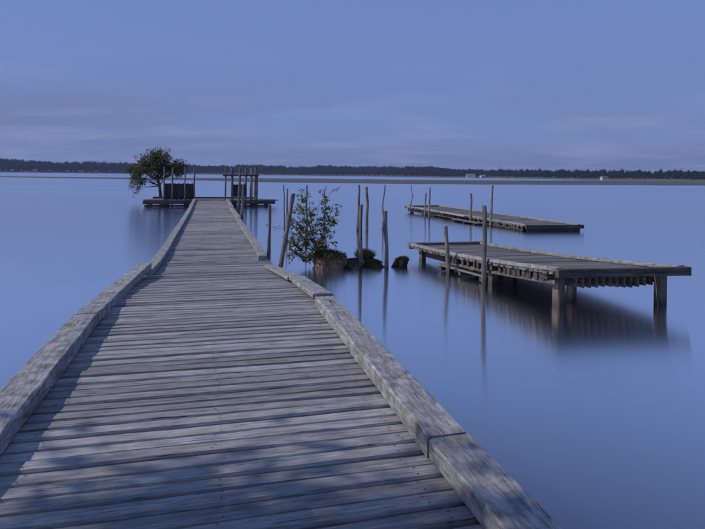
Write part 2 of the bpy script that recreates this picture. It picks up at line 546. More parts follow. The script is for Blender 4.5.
def resample(pl, n):
    d = [0]
    for a, b in zip(pl, pl[1:]):
        d.append(d[-1] + math.dist(a, b))
    o = []
    for i in range(n):
        s = d[-1] * i / (n - 1)
        for j in range(len(pl) - 1):
            if s <= d[j + 1] + 1e-6:
                t = (s - d[j]) / (d[j + 1] - d[j])
                o.append((pl[j][0] + (pl[j + 1][0] - pl[j][0]) * t, pl[j][1] + (pl[j + 1][1] - pl[j][1]) * t))
                break
    return o


na, fa = resample(near, 80), resample(list(reversed(far)), 80)
mv, mf = [], []
for i in range(80):
    jn = 5 * noise.noise(Vector((i * .35, 4, 0)))
    a, b = Vector((na[i][0], na[i][1] + jn)), Vector((fa[i][0], fa[i][1] + jn * 1.5))
    for j in range(7):
        t = j / 6
        p = a.lerp(b, t)
        z = -0.05 + 0.17 * min(1, 6 * t, 6 * (1 - t)) + 0.05 * noise.noise(Vector((p.x * .05, p.y * .03, 0)))
        mv.append((p.x, p.y, z))
for i in range(79):
    for j in range(6):
        a = i * 7 + j
        mf.append((a, a + 7, a + 8, a + 1))
tag(new("mudflat", mesh("mudflat", mv, mf, M_MUD, True)), "long low grey mud flat out in the lake", None, kind="structure")

# woodland along the far shore
fv, ff = [], []
frnd = random.Random(21)
ICO = [(0, 0, 1), (.89, 0, .45), (.28, .85, .45), (-.72, .53, .45), (-.72, -.53, .45), (.28, -.85, .45), (.72, .53, -.45), (-.28, .85, -.45), (-.89, 0, -.45), (-.28, -.85, -.45), (.72, -.53, -.45), (0, 0, -1)]
ICF = [(0, 1, 2), (0, 2, 3), (0, 3, 4), (0, 4, 5), (0, 5, 1), (1, 6, 2), (2, 7, 3), (3, 8, 4), (4, 9, 5), (5, 10, 1), (2, 6, 7), (3, 7, 8), (4, 8, 9), (5, 9, 10), (1, 10, 6), (7, 6, 11), (8, 7, 11), (9, 8, 11), (10, 9, 11), (6, 10, 11)]


def far_height(x):
    pts = [(-1500, 19), (-700, 19), (-560, 20), (-420, 18), (-250, 17), (-60, 19), (120, 18), (260, 13), (360, 11), (460, 10), (1200, 10)]
    for (a, ya), (b, yb) in zip(pts, pts[1:]):
        if x <= b:
            return ya + (yb - ya) * (x - a) / (b - a)
    return 10


x = -1250.0
while x < 900:
    step = frnd.uniform(2.6, 4.8)
    x += step
    hh = far_height(x)
    clump = 1 + 0.22 * noise.noise(Vector((x * .012, 0, 5))) + 0.12 * noise.noise(Vector((x * .05, 0, 8)))
    for row in range(6):
        px = x + frnd.uniform(-4, 4)
        py = shore_y(px) + 12 + row * frnd.uniform(8, 13) + frnd.uniform(0, 6)
        h = hh * clump * frnd.uniform(0.76, 1.02) * (0.72 if row == 0 else 1.0)
        if px > 230: h *= frnd.uniform(0.8, 1.1)
        if row == 0 and frnd.random() < 0.25: h *= 0.5
        rx = h * frnd.uniform(0.28, 0.42)
        gz = 1.0 + row * 0.5
        # inner mass
        b0 = len(fv)
        for (a, b, c) in ICO:
            k = frnd.uniform(0.75, 1.05)
            fv.append((px + a * rx * k, py + b * rx * k, gz + h * 0.52 + c * h * 0.46 * k))
        ff.extend([tuple(b0 + q for q in t) for t in ICF])
        # leafy outline
        for q in range(44):
            th, ph = frnd.uniform(0, 6.283), math.acos(frnd.uniform(-0.7, 1))
            cx = px + rx * 1.05 * math.sin(ph) * math.cos(th)
            cy = py + rx * 1.05 * math.sin(ph) * math.sin(th)
            cz = gz + h * 0.54 + h * 0.47 * math.cos(ph)
            s = h * frnd.uniform(0.025, 0.06)
            a0 = frnd.uniform(0, 6.283)
            b0 = len(fv)
            for w in range(3):
                aa = a0 + w * 2.09
                fv.append((cx + s * math.cos(aa), cy + frnd.uniform(-s, s), cz + s * math.sin(aa)))
            ff.append((b0, b0 + 1, b0 + 2))
tag(new("far_woodland", mesh("far_woodland", fv, ff, M_FOREST)), "dark hazy line of woodland along the far shore", "woodland", kind="stuff")


def house(name, x, y, w, d, h, rz, label, cat, roof_h):
    e = empty(name, (x, y, 0.9), label, cat)

    def box(nm, x0, x1, y0, y1, z0, z1, mat, par):
        v = [(x0, y0, z0), (x1, y0, z0), (x1, y1, z0), (x0, y1, z0), (x0, y0, z1), (x1, y0, z1), (x1, y1, z1), (x0, y1, z1)]
        f = [(0, 3, 2, 1), (4, 5, 6, 7), (0, 1, 5, 4), (1, 2, 6, 5), (2, 3, 7, 6), (3, 0, 4, 7)]
        o = bpy.data.objects.new(nm, mesh(nm, v, f, mat))
        col.objects.link(o); o.parent = par
        return o
    box("wall", -w / 2, w / 2, -d / 2, d / 2, -0.6, h, M_WHITE, e)
    v = [(-w / 2 - .4, -d / 2 - .4, h + .02), (w / 2 + .4, -d / 2 - .4, h + .02), (w / 2 + .4, d / 2 + .4, h + .02), (-w / 2 - .4, d / 2 + .4, h + .02), (-w / 2 - .2, 0, h + roof_h), (w / 2 + .2, 0, h + roof_h)]
    r = bpy.data.objects.new("roof", mesh("roof", v, [(0, 3, 2, 1), (0, 1, 5, 4), (2, 3, 4, 5), (1, 2, 5), (3, 0, 4)], M_ROOF))
    col.objects.link(r); r.parent = e
    k = max(2, int(w / 4))
    for i in range(k):
        cx = -w / 2 + w * (i + .5) / k
        box("window", cx - .6, cx + .6, -d / 2 - .06, -d / 2 + .05, h * .35, h * .72, M_PANE, e)
    e.rotation_euler.z = rz
    return e


house("lake_hut", 272.5, 606, 5, 4, 2.6, 0.2, "tiny white hut alone on the low shore before the trees", "hut", 1.0)
house("lakeside_house", 206, 972, 15, 9, 3.4, -0.1, "long white house with brown roof among far trees", "house", 2.6)
house("lakeside_house", 224, 958, 9, 8, 2.6, 0.1, "smaller white house next to the long white house", "house", 2.0)

# ------------------------------------------------------------------ boardwalk
U = Vector((-0.2453, 0.9694, 0)); NN = Vector((0.9694, 0.2453, 0))
PROFILE = [(-3, .95), (6.4, .95), (7.2, .925), (8.4, .82), (10.4, .60), (12.2, .44), (14.6, .34), (18, .32), (27, .33), (34, .40), (42.5, .50)]


def deck_z(s):
    for (a, za), (b, zb) in zip(PROFILE, PROFILE[1:]):
        if s <= b:
            t = (s - a) / (b - a)
            return za + (zb - za) * t
    return PROFILE[-1][1]


def deck_zs(s):        # smoothed
    return sum(deck_z(s + d) for d in (-.8, -.4, 0, .4, .8)) / 5


def dk(s, o, z=0.0):
    p = U * s + NN * o
    return Vector((p.x, p.y, deck_zs(s) + z))


walk = empty("boardwalk", (0, 0, 0), "long weathered grey plank boardwalk running out over the lake", "boardwalk")

LP = 2.62
variants = []
for q in range(16):
    pr = random.Random(100 + q)
    n = 10
    path = []
    ph = pr.uniform(0, 6)
    for i in range(n + 1):
        xx = -LP / 2 + LP * i / n
        path.append((xx, 0.003 * math.sin(xx * 1.7 + ph), 0.0025 * math.sin(xx * 2.1 + ph * 2)))
    w, b = 1.0, 0.007
    sec = [(-.064, -.016), (-.056, -.002), (-.02, -.002), (.025, -.0015), (.056, -.0015), (.064, -.016), (.064, -.062), (-.064, -.062)]
    v, f = sweep(path, sec, 0.0045, 200 + q, pr.uniform(-.12, .12))
    nf = len(f)
    for nx_ in (-.95, 0.0, 1.0):                        # pairs of nail heads over the three stringers
        for ny_ in (-.032, .030):
            cx_, cy_ = nx_ + pr.uniform(-.015, .015), ny_ + pr.uniform(-.008, .008)
            b0 = len(v)
            v += [(cx_ + .0055 * math.cos(a * 1.0472), cy_ + .0055 * math.sin(a * 1.0472), .0035) for a in range(6)]
            f.append(tuple(b0 + a for a in range(6)))
    me = mesh("plank", v, f, M_PLANK)
    me.materials.append(M_NAIL)
    for p_ in list(me.polygons)[nf:]:
        p_.material_index = 1
    variants.append(me)

s = 0.7
i = 0
while s < 41.3:
    wdt = rnd.choice((.098, .102, .108, .112, .118, .105)) if s < 19 else rnd.choice((.125, .13, .135))
    gap = rnd.choice((.009, .015, .021, .027, .034)) if s > 5 else rnd.choice((.015, .020, .028, .024, .034))
    wdt -= .007
    s += wdt / 2 + gap / 2
    o = bpy.data.objects.new("plank", variants[(i * 7 + rnd.randint(0, 3)) % 16])
    p = dk(s, 0.05 + rnd.uniform(-.03, .03), rnd.uniform(-.005, .005))
    if rnd.random() < .08: p.z += rnd.uniform(.006, .014)
    o.location = p
    slope = math.atan2(deck_zs(s + .1) - deck_zs(s - .1), .2)
    flip = math.pi if rnd.random() < .5 else 0
    yaw = math.atan2(NN.y, NN.x) + rnd.uniform(-.006, .006)
    o.rotation_euler = (Matrix.Rotation(yaw, 3, 'Z') @ Matrix.Rotation(slope + rnd.uniform(-.018, .018), 3, 'X') @ Matrix.Rotation(rnd.uniform(-.004, .004), 3, 'Y') @ Matrix.Rotation(flip, 3, 'Z')).to_euler()
    o.scale = (1, wdt / .128, 1)
    link(o, walk)
    s += wdt / 2 + gap / 2
    i += 1


def kerb(s0, s1, o_in, o_in1, w, h, side, lift=0.0, lift1=None, bow=0.006):
    """straight kerb timber lying on the planks; o_in .. o_in1 = its inner edge at either end"""
    lift1 = lift if lift1 is None else lift1
    a = dk(s0, o_in + side * w / 2, h + .004 + lift)
    b = dk(s1, o_in1 + side * w / 2, h + .004 + lift1)
    pts = []
    for k in range(9):
        t = k / 8
        p = a.lerp(b, t) + NN * bow * math.sin(t * math.pi) * (1 if int(s0 * 10) % 2 else -1)
        pts.append(p)
    return beam("kerb_beam", pts, w, h, M_KERB, walk, nseg=max(8, int((s1 - s0) * 4)), jit=0.006, b=0.011, slant=rnd.uniform(-.05, .05))


# left side
kerb(0.6, 2.9, -1.06, -1.045, .225, .115, -1)
kerb(2.905, 5.86, -1.05, -1.055, .23, .118, -1, 0.004)
kerb(5.87, 10.75, -1.05, -1.035, .225, .115, -1, 0.012, .115)
kerb(10.79, 13.1, -1.02, -1.05, .22, .11, -1, 0.0, .0)
kerb(13.11, 16.4, -1.055, -1.06, .22, .11, -1, 0.0)
kerb(16.42, 24.5, -1.07, -1.05, .21, .11, -1)
kerb(24.53, 33.2, -1.06, -1.02, .21, .11, -1)
kerb(33.25, 41.3, -1.03, -1.04, .20, .11, -1)
# right side
kerb(0.6, 2.745, 1.155, 1.13, .235, .115, 1, 0.0)
kerb(2.75, 4.50, 1.12, 1.14, .23, .119, 1, 0.004)
kerb(4.505, 6.24, 1.15, 1.155, .225, .115, 1)
kerb(6.26, 8.35, 1.135, 1.15, .24, .06, 1, 0.085, 0.035)
kerb(8.36, 11.7, 1.12, 1.10, .24, .055, 1, 0.03, 0.0)
kerb(13.3, 16.0, 1.10, 1.18, .20, .12, 1)
kerb(16.02, 26.0, 1.18, 1.08, .20, .12, 1)
kerb(26.1, 32.8, 1.16, 1.02, .20, .12, 1)
kerb(33.3, 41.2, 1.10, 1.03, .20, .12, 1)

# understructure
for o_ in (-.95, 0.05, 1.05):
    for a, b in ((.6, 6.4), (6.42, 12.2), (12.22, 20), (20.02, 30), (30.02, 41.2)):
        n = 8
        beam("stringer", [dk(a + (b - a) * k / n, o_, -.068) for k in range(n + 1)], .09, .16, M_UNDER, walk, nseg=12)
ss = 1.2
while ss < 41:
    z = deck_zs(ss) - .225
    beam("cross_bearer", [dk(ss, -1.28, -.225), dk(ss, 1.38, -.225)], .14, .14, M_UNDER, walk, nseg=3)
    for o_ in (-1.12, 1.22):
        p = dk(ss + .15, o_)
        q = pole("pile", (p.x, p.y), (p.x, p.y, z + .12), .10, .095, M_PILE, None, 0, sub=-1.2, n=4)
        q.parent = walk
    ss += 2.6


# ------------------------------------------------------------------ fishing platforms
def platform(name, label, FL, FR, NR, NL, zf, npl, kerb_h, joists, piles, near_batten, group):
    base = (Vector(FL) + Vector(FR) + Vector(NR) + Vector(NL)) / 4
    e = empty(name, (base.x, base.y, 0), label, "platform", group)
    FLv, FRv, NRv, NLv = [Vector((*p, 0)) for p in (FL, FR, NR, NL)]

    def q(t, c, z=0.0):
        p = FLv.lerp(NLv, t).lerp(FRv.lerp(NRv, t), c)
        return Vector((p.x, p.y, zf(t) + z))
    L = (NLv - FLv).length
    W = (FRv - FLv).length
    pr = random.Random(len(name) + npl)
    # deck planks
    tv = []
    pw = L / npl
    for k in range(5):
        path = [(-.5 + i / 6, 0, 0) for i in range(7)]
        sec = [(-pw * .46, -.006), (-pw * .42, 0), (pw * .42, 0), (pw * .46, -.006), (pw * .46, -.045), (-pw * .46, -.045)]
        v, f = sweep(path, sec, 0.005, 300 + k)
        tv.append(mesh("plank", v, f, M_OLD))
    for i in range(npl):
        t = (i + .5) / npl
        a, b = q(t, -.012 + pr.uniform(-.012, .01)), q(t, 1.01 + pr.uniform(-.01, .012))
        o = bpy.data.objects.new("plank", pr.choice(tv))
        o.location = (a + b) / 2 + Vector((0, 0, pr.uniform(-.008, .006)))
        M = frame_from(b - a)
        sl = math.atan2(zf(min(1, t + .02)) - zf(max(0, t - .02)), L * .04)
        o.rotation_euler = (M @ Matrix.Rotation(-sl + pr.uniform(-.02, .02), 3, 'X') @ Matrix.Rotation(pr.uniform(-.006, .006), 3, 'Z')).to_euler()
        o.scale = ((b - a).length, 1, 1)
        link(o, e)
    # kerbs: long sides and far end
    n = 8
    for (t0, t1) in ((0, .36), (.362, .72), (.722, 1.0)):
        beam("kerb_beam", [q(t0 + (t1 - t0) * k / n, .03 + pr.uniform(-.001, .001), kerb_h) for k in range(n + 1)], .15, kerb_h - .004, M_KERB, e, 10, .005)
        beam("kerb_beam", [q(t0 + (t1 - t0) * k / n, .97 + pr.uniform(-.001, .001), kerb_h) for k in range(n + 1)], .15, kerb_h - .004, M_KERB, e, 10, .005)
    beam("end_beam", [q(.004, -.01, kerb_h + .004), q(.004, 1.01, kerb_h + .004)], .16, .17, M_OLD, e, 6)
    # near edge beam
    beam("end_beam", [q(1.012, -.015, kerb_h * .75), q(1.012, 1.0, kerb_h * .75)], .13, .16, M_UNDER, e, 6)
    # stringers under the planks
    for c in joists:
        beam("stringer", [q(k / n * (.96 if c != .5 and c != .52 else .9), c, -.048) for k in range(n + 1)], .10, .24 if c != .52 else .12, M_UNDER, e, 10)
    # side battens hung between the planks and a lower ledger
    led = -.185
    beam("ledger", [q(.34 + .645 * k / n, .025, led + .01) for k in range(n + 1)], .05, .075, M_PILE, e, 8)
    bt = None
    nb = int(L * .64 / .16)
    for i in range(nb):
        t = .35 + .63 * i / (nb - 1) + pr.uniform(-.006, .006)
        if pr.random() < .15: continue
        a = q(t, .02, -.05)
        if bt is None:
            v, f = sweep([(0, 0, 0), (.07, 0, 0), (.145, 0, 0)], [(-.03, -.0), (.03, 0), (.03, -.05), (-.03, -.05)], .003, 4)
            bt = mesh("batten", [(z_, y_, -x_) for (x_, y_, z_) in v], f, M_UNDER)
        o = bpy.data.objects.new("batten", bt)
        o.location = a
        o.scale = (1, pr.uniform(1.2, 2.2), pr.uniform(.7, 1.0))
        o.rotation_euler.z = pr.uniform(-.1, .1) + math.atan2((NLv - FLv).y, (NLv - FLv).x) + math.pi / 2
        link(o, e)
    if near_batten:
        for i in range(near_batten):
            c = .22 + .60 * i / (near_batten - 1)
            a = q(.965, c, -.05)
            o = beam("batten", [a + Vector((0, 0, 0)), a + (NLv - FLv).normalized() * -.22], .035, .30 + .015 * math.sin(i) - .02 * abs(i - 6) / 6, M_OLD, e, 2, .003, .004)
    for (t, c, w, mt) in piles:
        p = q(t, c)
        top = zf(t) - .06
        pr2 = w / 2
        pts = [(0, 0, -1.2), (0, 0, -.3), (0, 0, 0.0), (0, 0, top * .5), (0, 0, top)]
        v, f = [], []
        for j, pt in enumerate(pts):
            for (sx, sy) in ((-1, -1), (1, -1), (1, 1), (-1, 1)):
                for (bx, by) in ((-.8, -1), (-1, -.8)) if sx * sy > 0 and sx < 0 else ((.8, -1), (1, -.8)) if sx > 0 and sy < 0 else ((1, .8), (.8, 1)) if sx > 0 else ((-.8, 1), (-1, .8)):
                    nj = noise.noise(Vector((t * 40 + j, bx * 2, by * 2))) * .01
                    v.append((bx * pr2 + nj, by * pr2 + nj, pt[2]))
        ring = [0, 2, 3, 4, 5, 6, 7, 1]
        ring = [1, 0, 2, 3, 4, 5, 6, 7]
        for j in range(len(pts) - 1):
            for k in range(8):
                a, b = j * 8 + ring[k], j * 8 + ring[(k + 1) % 8]
                f.append((a, b, b + 8, a + 8))
        f.append(tuple((len(pts) - 1) * 8 + r for r in ring))
        o = new("pile", mesh("pile", v, f, M_PILE), e, (p.x, p.y, 0))
        o.rotation_euler.z = math.atan2(-.95, .42) + math.pi / 2 + pr.uniform(-.06, .06)
    return e, q


def zf_mid(t): return .40 + .31 * t ** 1.8


pm, qm = platform("fishing_platform", "old timber platform on stout square piles with upswept end", (1.68, 16.4), (3.97, 17.0), (6.43, 10.75), (3.78, 10.3), zf_mid, 40, .075,
                  (.155, .52, .925), [(.955, .10, .175, 0), (.90, .31, .13, 0), (.985, .84, .175, 0), (.62, .09, .15, 0), (.62, .86, .15, 0), (.30, .12, .15, 0), (.30, .86, .15, 0), (.05, .12, .15, 0), (.05, .86, .15, 0)], 12,
                  "timber platforms standing in the lake")
# a low landing step along its side
st = Vector((3.02 - 2.20, 12.75 - 14.55, 0)); sd = st.normalized(); sn = Vector((-sd.y, sd.x, 0))
for k in range(3):
    a = Vector((2.22, 14.5, .17)) + sn * (.07 + .125 * k)
    beam("step_board", [a, a + st], .115, .04, M_OLD, pm, 6, .005)
for k in range(3):
    a = Vector((2.22, 14.5, .128)) + st * (.08 + .42 * k)
    beam("step_bearer", [a, a + sn * .62], .09, .10, M_UNDER, pm, 3, .004)


def zf_far(t): return .39 - .13 * t


pf, qf = platform("fishing_platform", "long low timber platform lying close to the water with dark square end", (3.51, 37.0), (5.98, 38.0), (10.46, 25.5), (7.73, 25.0), zf_far, 80, .07,
                  (.10, .5, .90), [(t, c, .2, 0) for t in (.03, .27, .5, .74, .955) for c in (.12, .88)], 0, "timber platforms standing in the lake")
beam("pale_board", [qf(.40, -.03, .05), qf(.62, -.035, .04)], .26, .035, M_PALE, pf, 4, .004)
for k in range(3):
    beam("step_board", [qf(.56, -.07 - .05 * k, -.16), qf(.76, -.07 - .05 * k, -.16)], .12, .04, M_OLD, pf, 5, .005)
for t in (.58, .66, .74):
    beam("step_bearer", [qf(t, -.20, -.205), qf(t, .08, -.205)], .09, .10, M_UNDER, pf, 3, .004)
# dark boarding that closes the near end down to the water
for k in range(14):
    a = qf(1.004, .06 + .88 * k / 13, -.06)
    d = (Vector((10.46, 25.5, 0)) - Vector((7.73, 25, 0))).normalized()
    beam("end_board", [a - d * .085, a + d * .085], .03, .36 + .015 * math.sin(k * 2.1), M_UNDER, pf, 1, .003, .004)

# ------------------------------------------------------------------ cross head at the far end of the boardwalk
HC = U * 41.4
head = empty("jetty_head", (HC.x, HC.y, 0), "narrow cross jetty at the far end of the boardwalk", "jetty")


def hd(a, o, z):
    p = HC + U * a + NN * o
    return Vector((p.x, p.y, z))


HZ = .52
for k in range(15):
    a = .1 + k * .17
    lo, hi = -4.62, 4.75
    if k > 8: hi = 4.75 - (k - 8) * .22
    if k > 6: lo = -4.62 + (k - 6) * .09
    cut = rnd.uniform(-.6, .9)
    beam("plank", [hd(a, lo + rnd.uniform(-.05, .1), HZ), hd(a, cut - .01, HZ)], .155, .05, M_UNDER if k < 2 else M_OLD, head, 6, .005)
    beam("plank", [hd(a, cut + .01, HZ), hd(a, hi + rnd.uniform(-.15, .12), HZ)], .155, .05, M_UNDER if k < 2 else M_OLD, head, 6, .005)
beam("front_beam", [hd(.03, -4.62, HZ - .055), hd(.03, -1.3, HZ - .055)], .12, .23, M_UNDER, head, 5)
beam("front_beam", [hd(.03, 1.3, HZ - .055), hd(.03, 4.6, HZ - .055)], .12, .23, M_UNDER, head, 5)
beam("lower_beam", [hd(.25, -4.55, .17), hd(.25, -1.3, .17)], .16, .15, M_UNDER, head, 5)
beam("lower_beam", [hd(.25, 1.3, .17), hd(.25, 4.2, .17)], .16, .15, M_UNDER, head, 5)
beam("back_beam", [hd(2.62, -4.2, HZ + .13), hd(2.62, 3.3, HZ + .11)], .14, .22, M_UNDER, head, 6)
for o_ in (-4.3, -3.1, -1.7, 1.7, 3.1, 4.1):
    for a in (.35, 2.2):
        p = hd(a, o_, 0)
        q = pole("pile", (p.x, p.y), (p.x, p.y, HZ - .06), .11, .10, M_PILE, None, 0, sub=-1.2, n=4)
        q.location -= head.location; q.parent = head

# dark boarded screen between four posts, on the head's one wing
scr = empty("boarded_screen", hd(.45, -2.6, HZ), "dark boarded screen held by four tall posts beside the tree", "screen")
for k in range(13):
    o_ = -3.18 + k * .155
    a = hd(.52, o_, HZ + 1.16 + .02 * math.sin(k * 3.3))
    v, f = sweep([(0, 0, 0), (.58, 0, 0), (1.15, 0, 0)], [(-.0765, .012), (.0765, .012), (.0765, -.012), (-.0765, -.012)], .004, k)
    o = new("board", mesh("board", [(y_, z_, -x_) for (x_, y_, z_) in v], f, M_BLACK), scr, a)
    o.rotation_euler.z = math.atan2(NN.y, NN.x)
for zz in (.28, .98):
    beam("rail", [hd(.57, -3.25, HZ + zz), hd(.57, -1.22, HZ + zz)], .05, .09, M_UNDER, scr, 3)
for (o_, h) in ((-3.27, 2.33), (-2.70, 2.30), (-1.84, 2.36), (-1.19, 2.26)):
    p = hd(.42, o_, 0)
    q = pole("post", (p.x, p.y), (p.x + rnd.uniform(-.03, .03), p.y, HZ + h), .062, .052, M_POST, None, .05, sub=-.6)
    q.location -= scr.location; q.parent = scr

# gate frame of tall posts with a crossbar on the other wing
gate = empty("post_gateway", hd(.5, 2.2, HZ), "gateway of tall posts with a crossbar and small hanging panel", "gateway")
for (o_, a_, h, r) in ((1.02, .25, 2.34, .062), (1.49, .35, 2.34, .10), (2.48, .9, 2.33, .09), (2.86, .45, 2.32, .11), (3.23, .7, 2.33, .155)):
    p = hd(a_, o_, 0)
    q = pole("post", (p.x, p.y), (p.x + rnd.uniform(-.05, .05), p.y, HZ + h), r, r * .9, M_PILE if o_ in (1.49, 2.48, 3.23) else M_POST, None, .05, sub=-.7, sides=10)
    q.location -= gate.location; q.parent = gate
beam("crossbar", [hd(.24, .82, HZ + 1.85), hd(.40, 3.42, HZ + 1.87)], .10, .13, M_UNDER, gate, 6)
for k in range(6):
    o_ = 1.66 + k * .155
    v, f = sweep([(0, 0, 0), (.45, 0, 0), (.90, 0, 0)], [(-.078, .012), (.078, .012), (.078, -.012), (-.078, -.012)], .004, 40 + k)
    o = new("board", mesh("board", [(y_, z_, -x_) for (x_, y_, z_) in v], f, M_BLACK), gate, hd(.52, o_, HZ + 1.12))
    o.rotation_euler.z = math.atan2(NN.y, NN.x)
beam("rail", [hd(.47, 1.52, HZ + 1.13), hd(.47, 2.56, HZ + 1.13)], .06, .08, M_UNDER, gate, 3)
beam("rail", [hd(.47, 1.52, HZ + .26), hd(.47, 2.56, HZ + .26)], .06, .08, M_KERB, gate, 3)

# ------------------------------------------------------------------ single posts and stakes in the water
G_STAKE = "stakes standing in the lake"
for nm, b, t, r0, r1, wob, lab in (
    ("mooring_post", (-7.07, 34.7), (-6.98, 34.7, 2.83), .085, .075, .06, "tall grey post beside the boardwalk just before the gateway"),
    ("mooring_post", (-6.01, 30.48), (-5.95, 30.5, 1.89), .075, .065, .05, "shorter post beside the boardwalk next to the tall grey post"),
    ("mooring_post", (-2.24, 15.1), (-2.23, 15.1, 1.62), .052, .046, .04, "slim upright post at the boardwalk kerb's broken end"),
    ("leaning_post", (-1.77, 13.7), (-1.45, 13.72, 1.97), .058, .050, .03, "grey round post leaning against the bush by the boardwalk"),
    ("lake_stake", (-3.01, 24.93), (-3.03, 24.9, 1.97), .035, .022, .10, "dark crooked stake behind the leaning post, taller of a close pair"),
    ("lake_stake", (-2.80, 24.06), (-2.80, 24.06, 1.83), .035, .030, .03, "paler stake behind the leaning post, shorter of a close pair"),
    ("lake_stake", (-2.0, 24.61), (-2.02, 24.6, 1.97), .055, .040, .08, "dark stake rising straight up behind the middle of the bush"),
    ("lake_stake", (0.25, 24.44), (0.33, 24.44, 2.02), .062, .050, .16, "bent dark stake behind the post that rises from the mossy stone"),
    ("lake_stake", (0.65, 24.06), (0.65, 24.06, 1.94), .062, .052, .08, "thick dark stake between the bent stake and the thin crooked stake"),
    ("lake_stake", (1.38, 25.02), (1.44, 25.0, 2.02), .045, .028, .22, "thin crooked stake behind the post beside the small mossy tussock"),
    ("lake_stake", (4.22, 32.46), (4.28, 32.46, 1.45), .052, .044, .06, "shorter stake of a pair beside the far end of the low platform"),
    ("lake_stake", (4.39, 31.75), (4.41, 31.75, 1.78), .058, .048, .06, "taller stake of a pair beside the far end of the low platform"),
    ("mooring_post", (6.20, 29.2), (6.22, 29.2, 1.57), .062, .055, .04, "slim post at the pale board on the low platform"),
    ("mooring_post", (6.84, 27.5), (6.90, 27.5, 2.02), .070, .055, .06, "tallest post at the step of the low platform"),
    ("mooring_post", (2.96, 12.42), (2.95, 12.42, 1.80), .056, .048, .05, "tall straight grey post at the landing step's outer end"),
    ("mooring_post", (2.40, 13.75), (2.31, 13.75, 1.22), .054, .046, .05, "short leaning post beside the landing step of the piled platform"),
    ("mooring_post", (0.24, 14.62), (0.23, 14.62, 1.67), .050, .044, .05, "grey post standing between the dark root hump and mossy stone"),
    ("mooring_post", (0.93, 14.7), (0.88, 14.7, 1.51), .056, .048, .05, "grey post in open water between mossy stone and small tussock"),
):
    o = pole(nm, b, t, r0, r1, M_POST, None, wob, n=14)
    tag(o, lab, "post" if "post" in nm else "stake", "posts around the jetties" if "post" in nm else G_STAKE)


def branchy(name, base, pts, r, twigs, label):
    e = empty(name, (base[0], base[1], 0), label, "stake", G_STAKE)
    me = pole_mesh("stem", [(p[0] - base[0], p[1] - base[1], p[2]) for p in pts], [r * (1 - .65 * i / (len(pts) - 1)) for i in range(len(pts))], M_POST, 7, base[0])
    o = bpy.data.objects.new("stem", me); col.objects.link(o); o.parent = e
    for (a, b) in twigs:
        d = Vector(b) - Vector(a)
        me = pole_mesh("twig", [(0, 0, 0), tuple(d * .5 + Vector((.015, 0, 0))), tuple(d)], [r * .4, r * .3, r * .15], M_POST, 5, 3)
        o = bpy.data.objects.new("twig", me); o.location = Vector(a) - Vector((base[0], base[1], 0)); col.objects.link(o); o.parent = e


bx, by = -1.19, 24.26
branchy("branchy_stake", (bx, by), [(bx, by, -.6), (bx, by, 0), (bx - .02, by, .5), (bx + .03, by, 1.0), (bx - .03, by, 1.45), (bx - .01, by, 1.7), (bx + .06, by, 1.98)], .045,
        [((bx - .03, by, 1.45), (bx - .14, by + .03, 1.62)), ((bx, by, 1.72), (bx - .09, by, 1.85))], "thin dead branch stake with twigs behind the bush's outer edge")
bx, by = 3.74, 35.7
branchy("branchy_stake", (bx, by), [(bx, by, -.6), (bx, by, 0), (bx - .03, by, .45), (bx + .05, by, .85), (bx + .14, by, 1.15), (bx + .03, by, 1.5), (bx + .02, by, 1.82)], .055,
        [((bx + .12, by, 1.13), (bx + .24, by, 1.02))], "zigzag dead branch stake at the low platform's far tip")


# ------------------------------------------------------------------ vegetation
def grow(rr, start, direction, length, radius, depth, segs, tips, bend=0.35, up=0.12, split=(2, 3), shrink=(.6, .8)):
    pts = [start]; rad = [radius]
    d = direction.normalized(); p = start.copy()
    n = 4
    for i in range(n):
        d = (d + Vector((rr.uniform(-1, 1), rr.uniform(-1, 1), rr.uniform(-1, 1))) * bend * .5 + Vector((0, 0, up * .4))).normalized()
        p = p + d * length / n
        pts.append(p.copy()); rad.append(radius * (1 - .42 * (i + 1) / n))
    segs.append((pts, rad))
    if depth <= 1:
        tips.extend(pts[1:])
    if depth == 0:
        return
    for k in range(rr.randint(*split)):
        ax = Vector((rr.uniform(-1, 1), rr.uniform(-1, 1), rr.uniform(-.35, .8)))
        nd = (d + ax * .95).normalized()
        j = rr.choice((2, 3, 4, 4))
        grow(rr, pts[j], nd, length * rr.uniform(*shrink), rad[j] * .72, depth - 1, segs, tips, bend, up, split, shrink)


def tube_segs(segs, sides=6):
    v, f = [], []
    for pts, rad in segs:
        b0 = len(v)
        for i, (p, r) in enumerate(zip(pts, rad)):
            d = (pts[min(i + 1, len(pts) - 1)] - pts[max(i - 1, 0)])
            M = frame_from(d)
            for k in range(sides):
                a = 2 * math.pi * k / sides
                v.append(p + M @ Vector((0, r * math.cos(a), r * math.sin(a))))
        for i in range(len(pts) - 1):
            for k in range(sides):
                a, b = b0 + i * sides + k, b0 + i * sides + (k + 1) % sides
                f.append((a, b, b + sides, a + sides))
        f.append(tuple(b0 + (len(pts) - 1) * sides + k for k in range(sides)))
    return v, f


def leaf(v, f, c, d, size, rr, width=.42):
    M = frame_from(d, Vector((rr.uniform(-.6, .6), rr.uniform(-.6, .6), 1)).normalized())
    b0 = len(v)
    L, W = size, size * width
    for q in ((0, 0, 0), (L * .45, W * .5, -.06 * L), (L, 0, -.12 * L), (L * .45, -W * .5, -.06 * L)):
        v.append(c + M @ Vector(q))
    f.append((b0, b0 + 1, b0 + 2)); f.append((b0, b0 + 2, b0 + 3))


def rdir(rr, zlo=-1, zhi=1):
    return Vector((rr.uniform(-1, 1), rr.uniform(-1, 1), rr.uniform(zlo, zhi))).normalized()


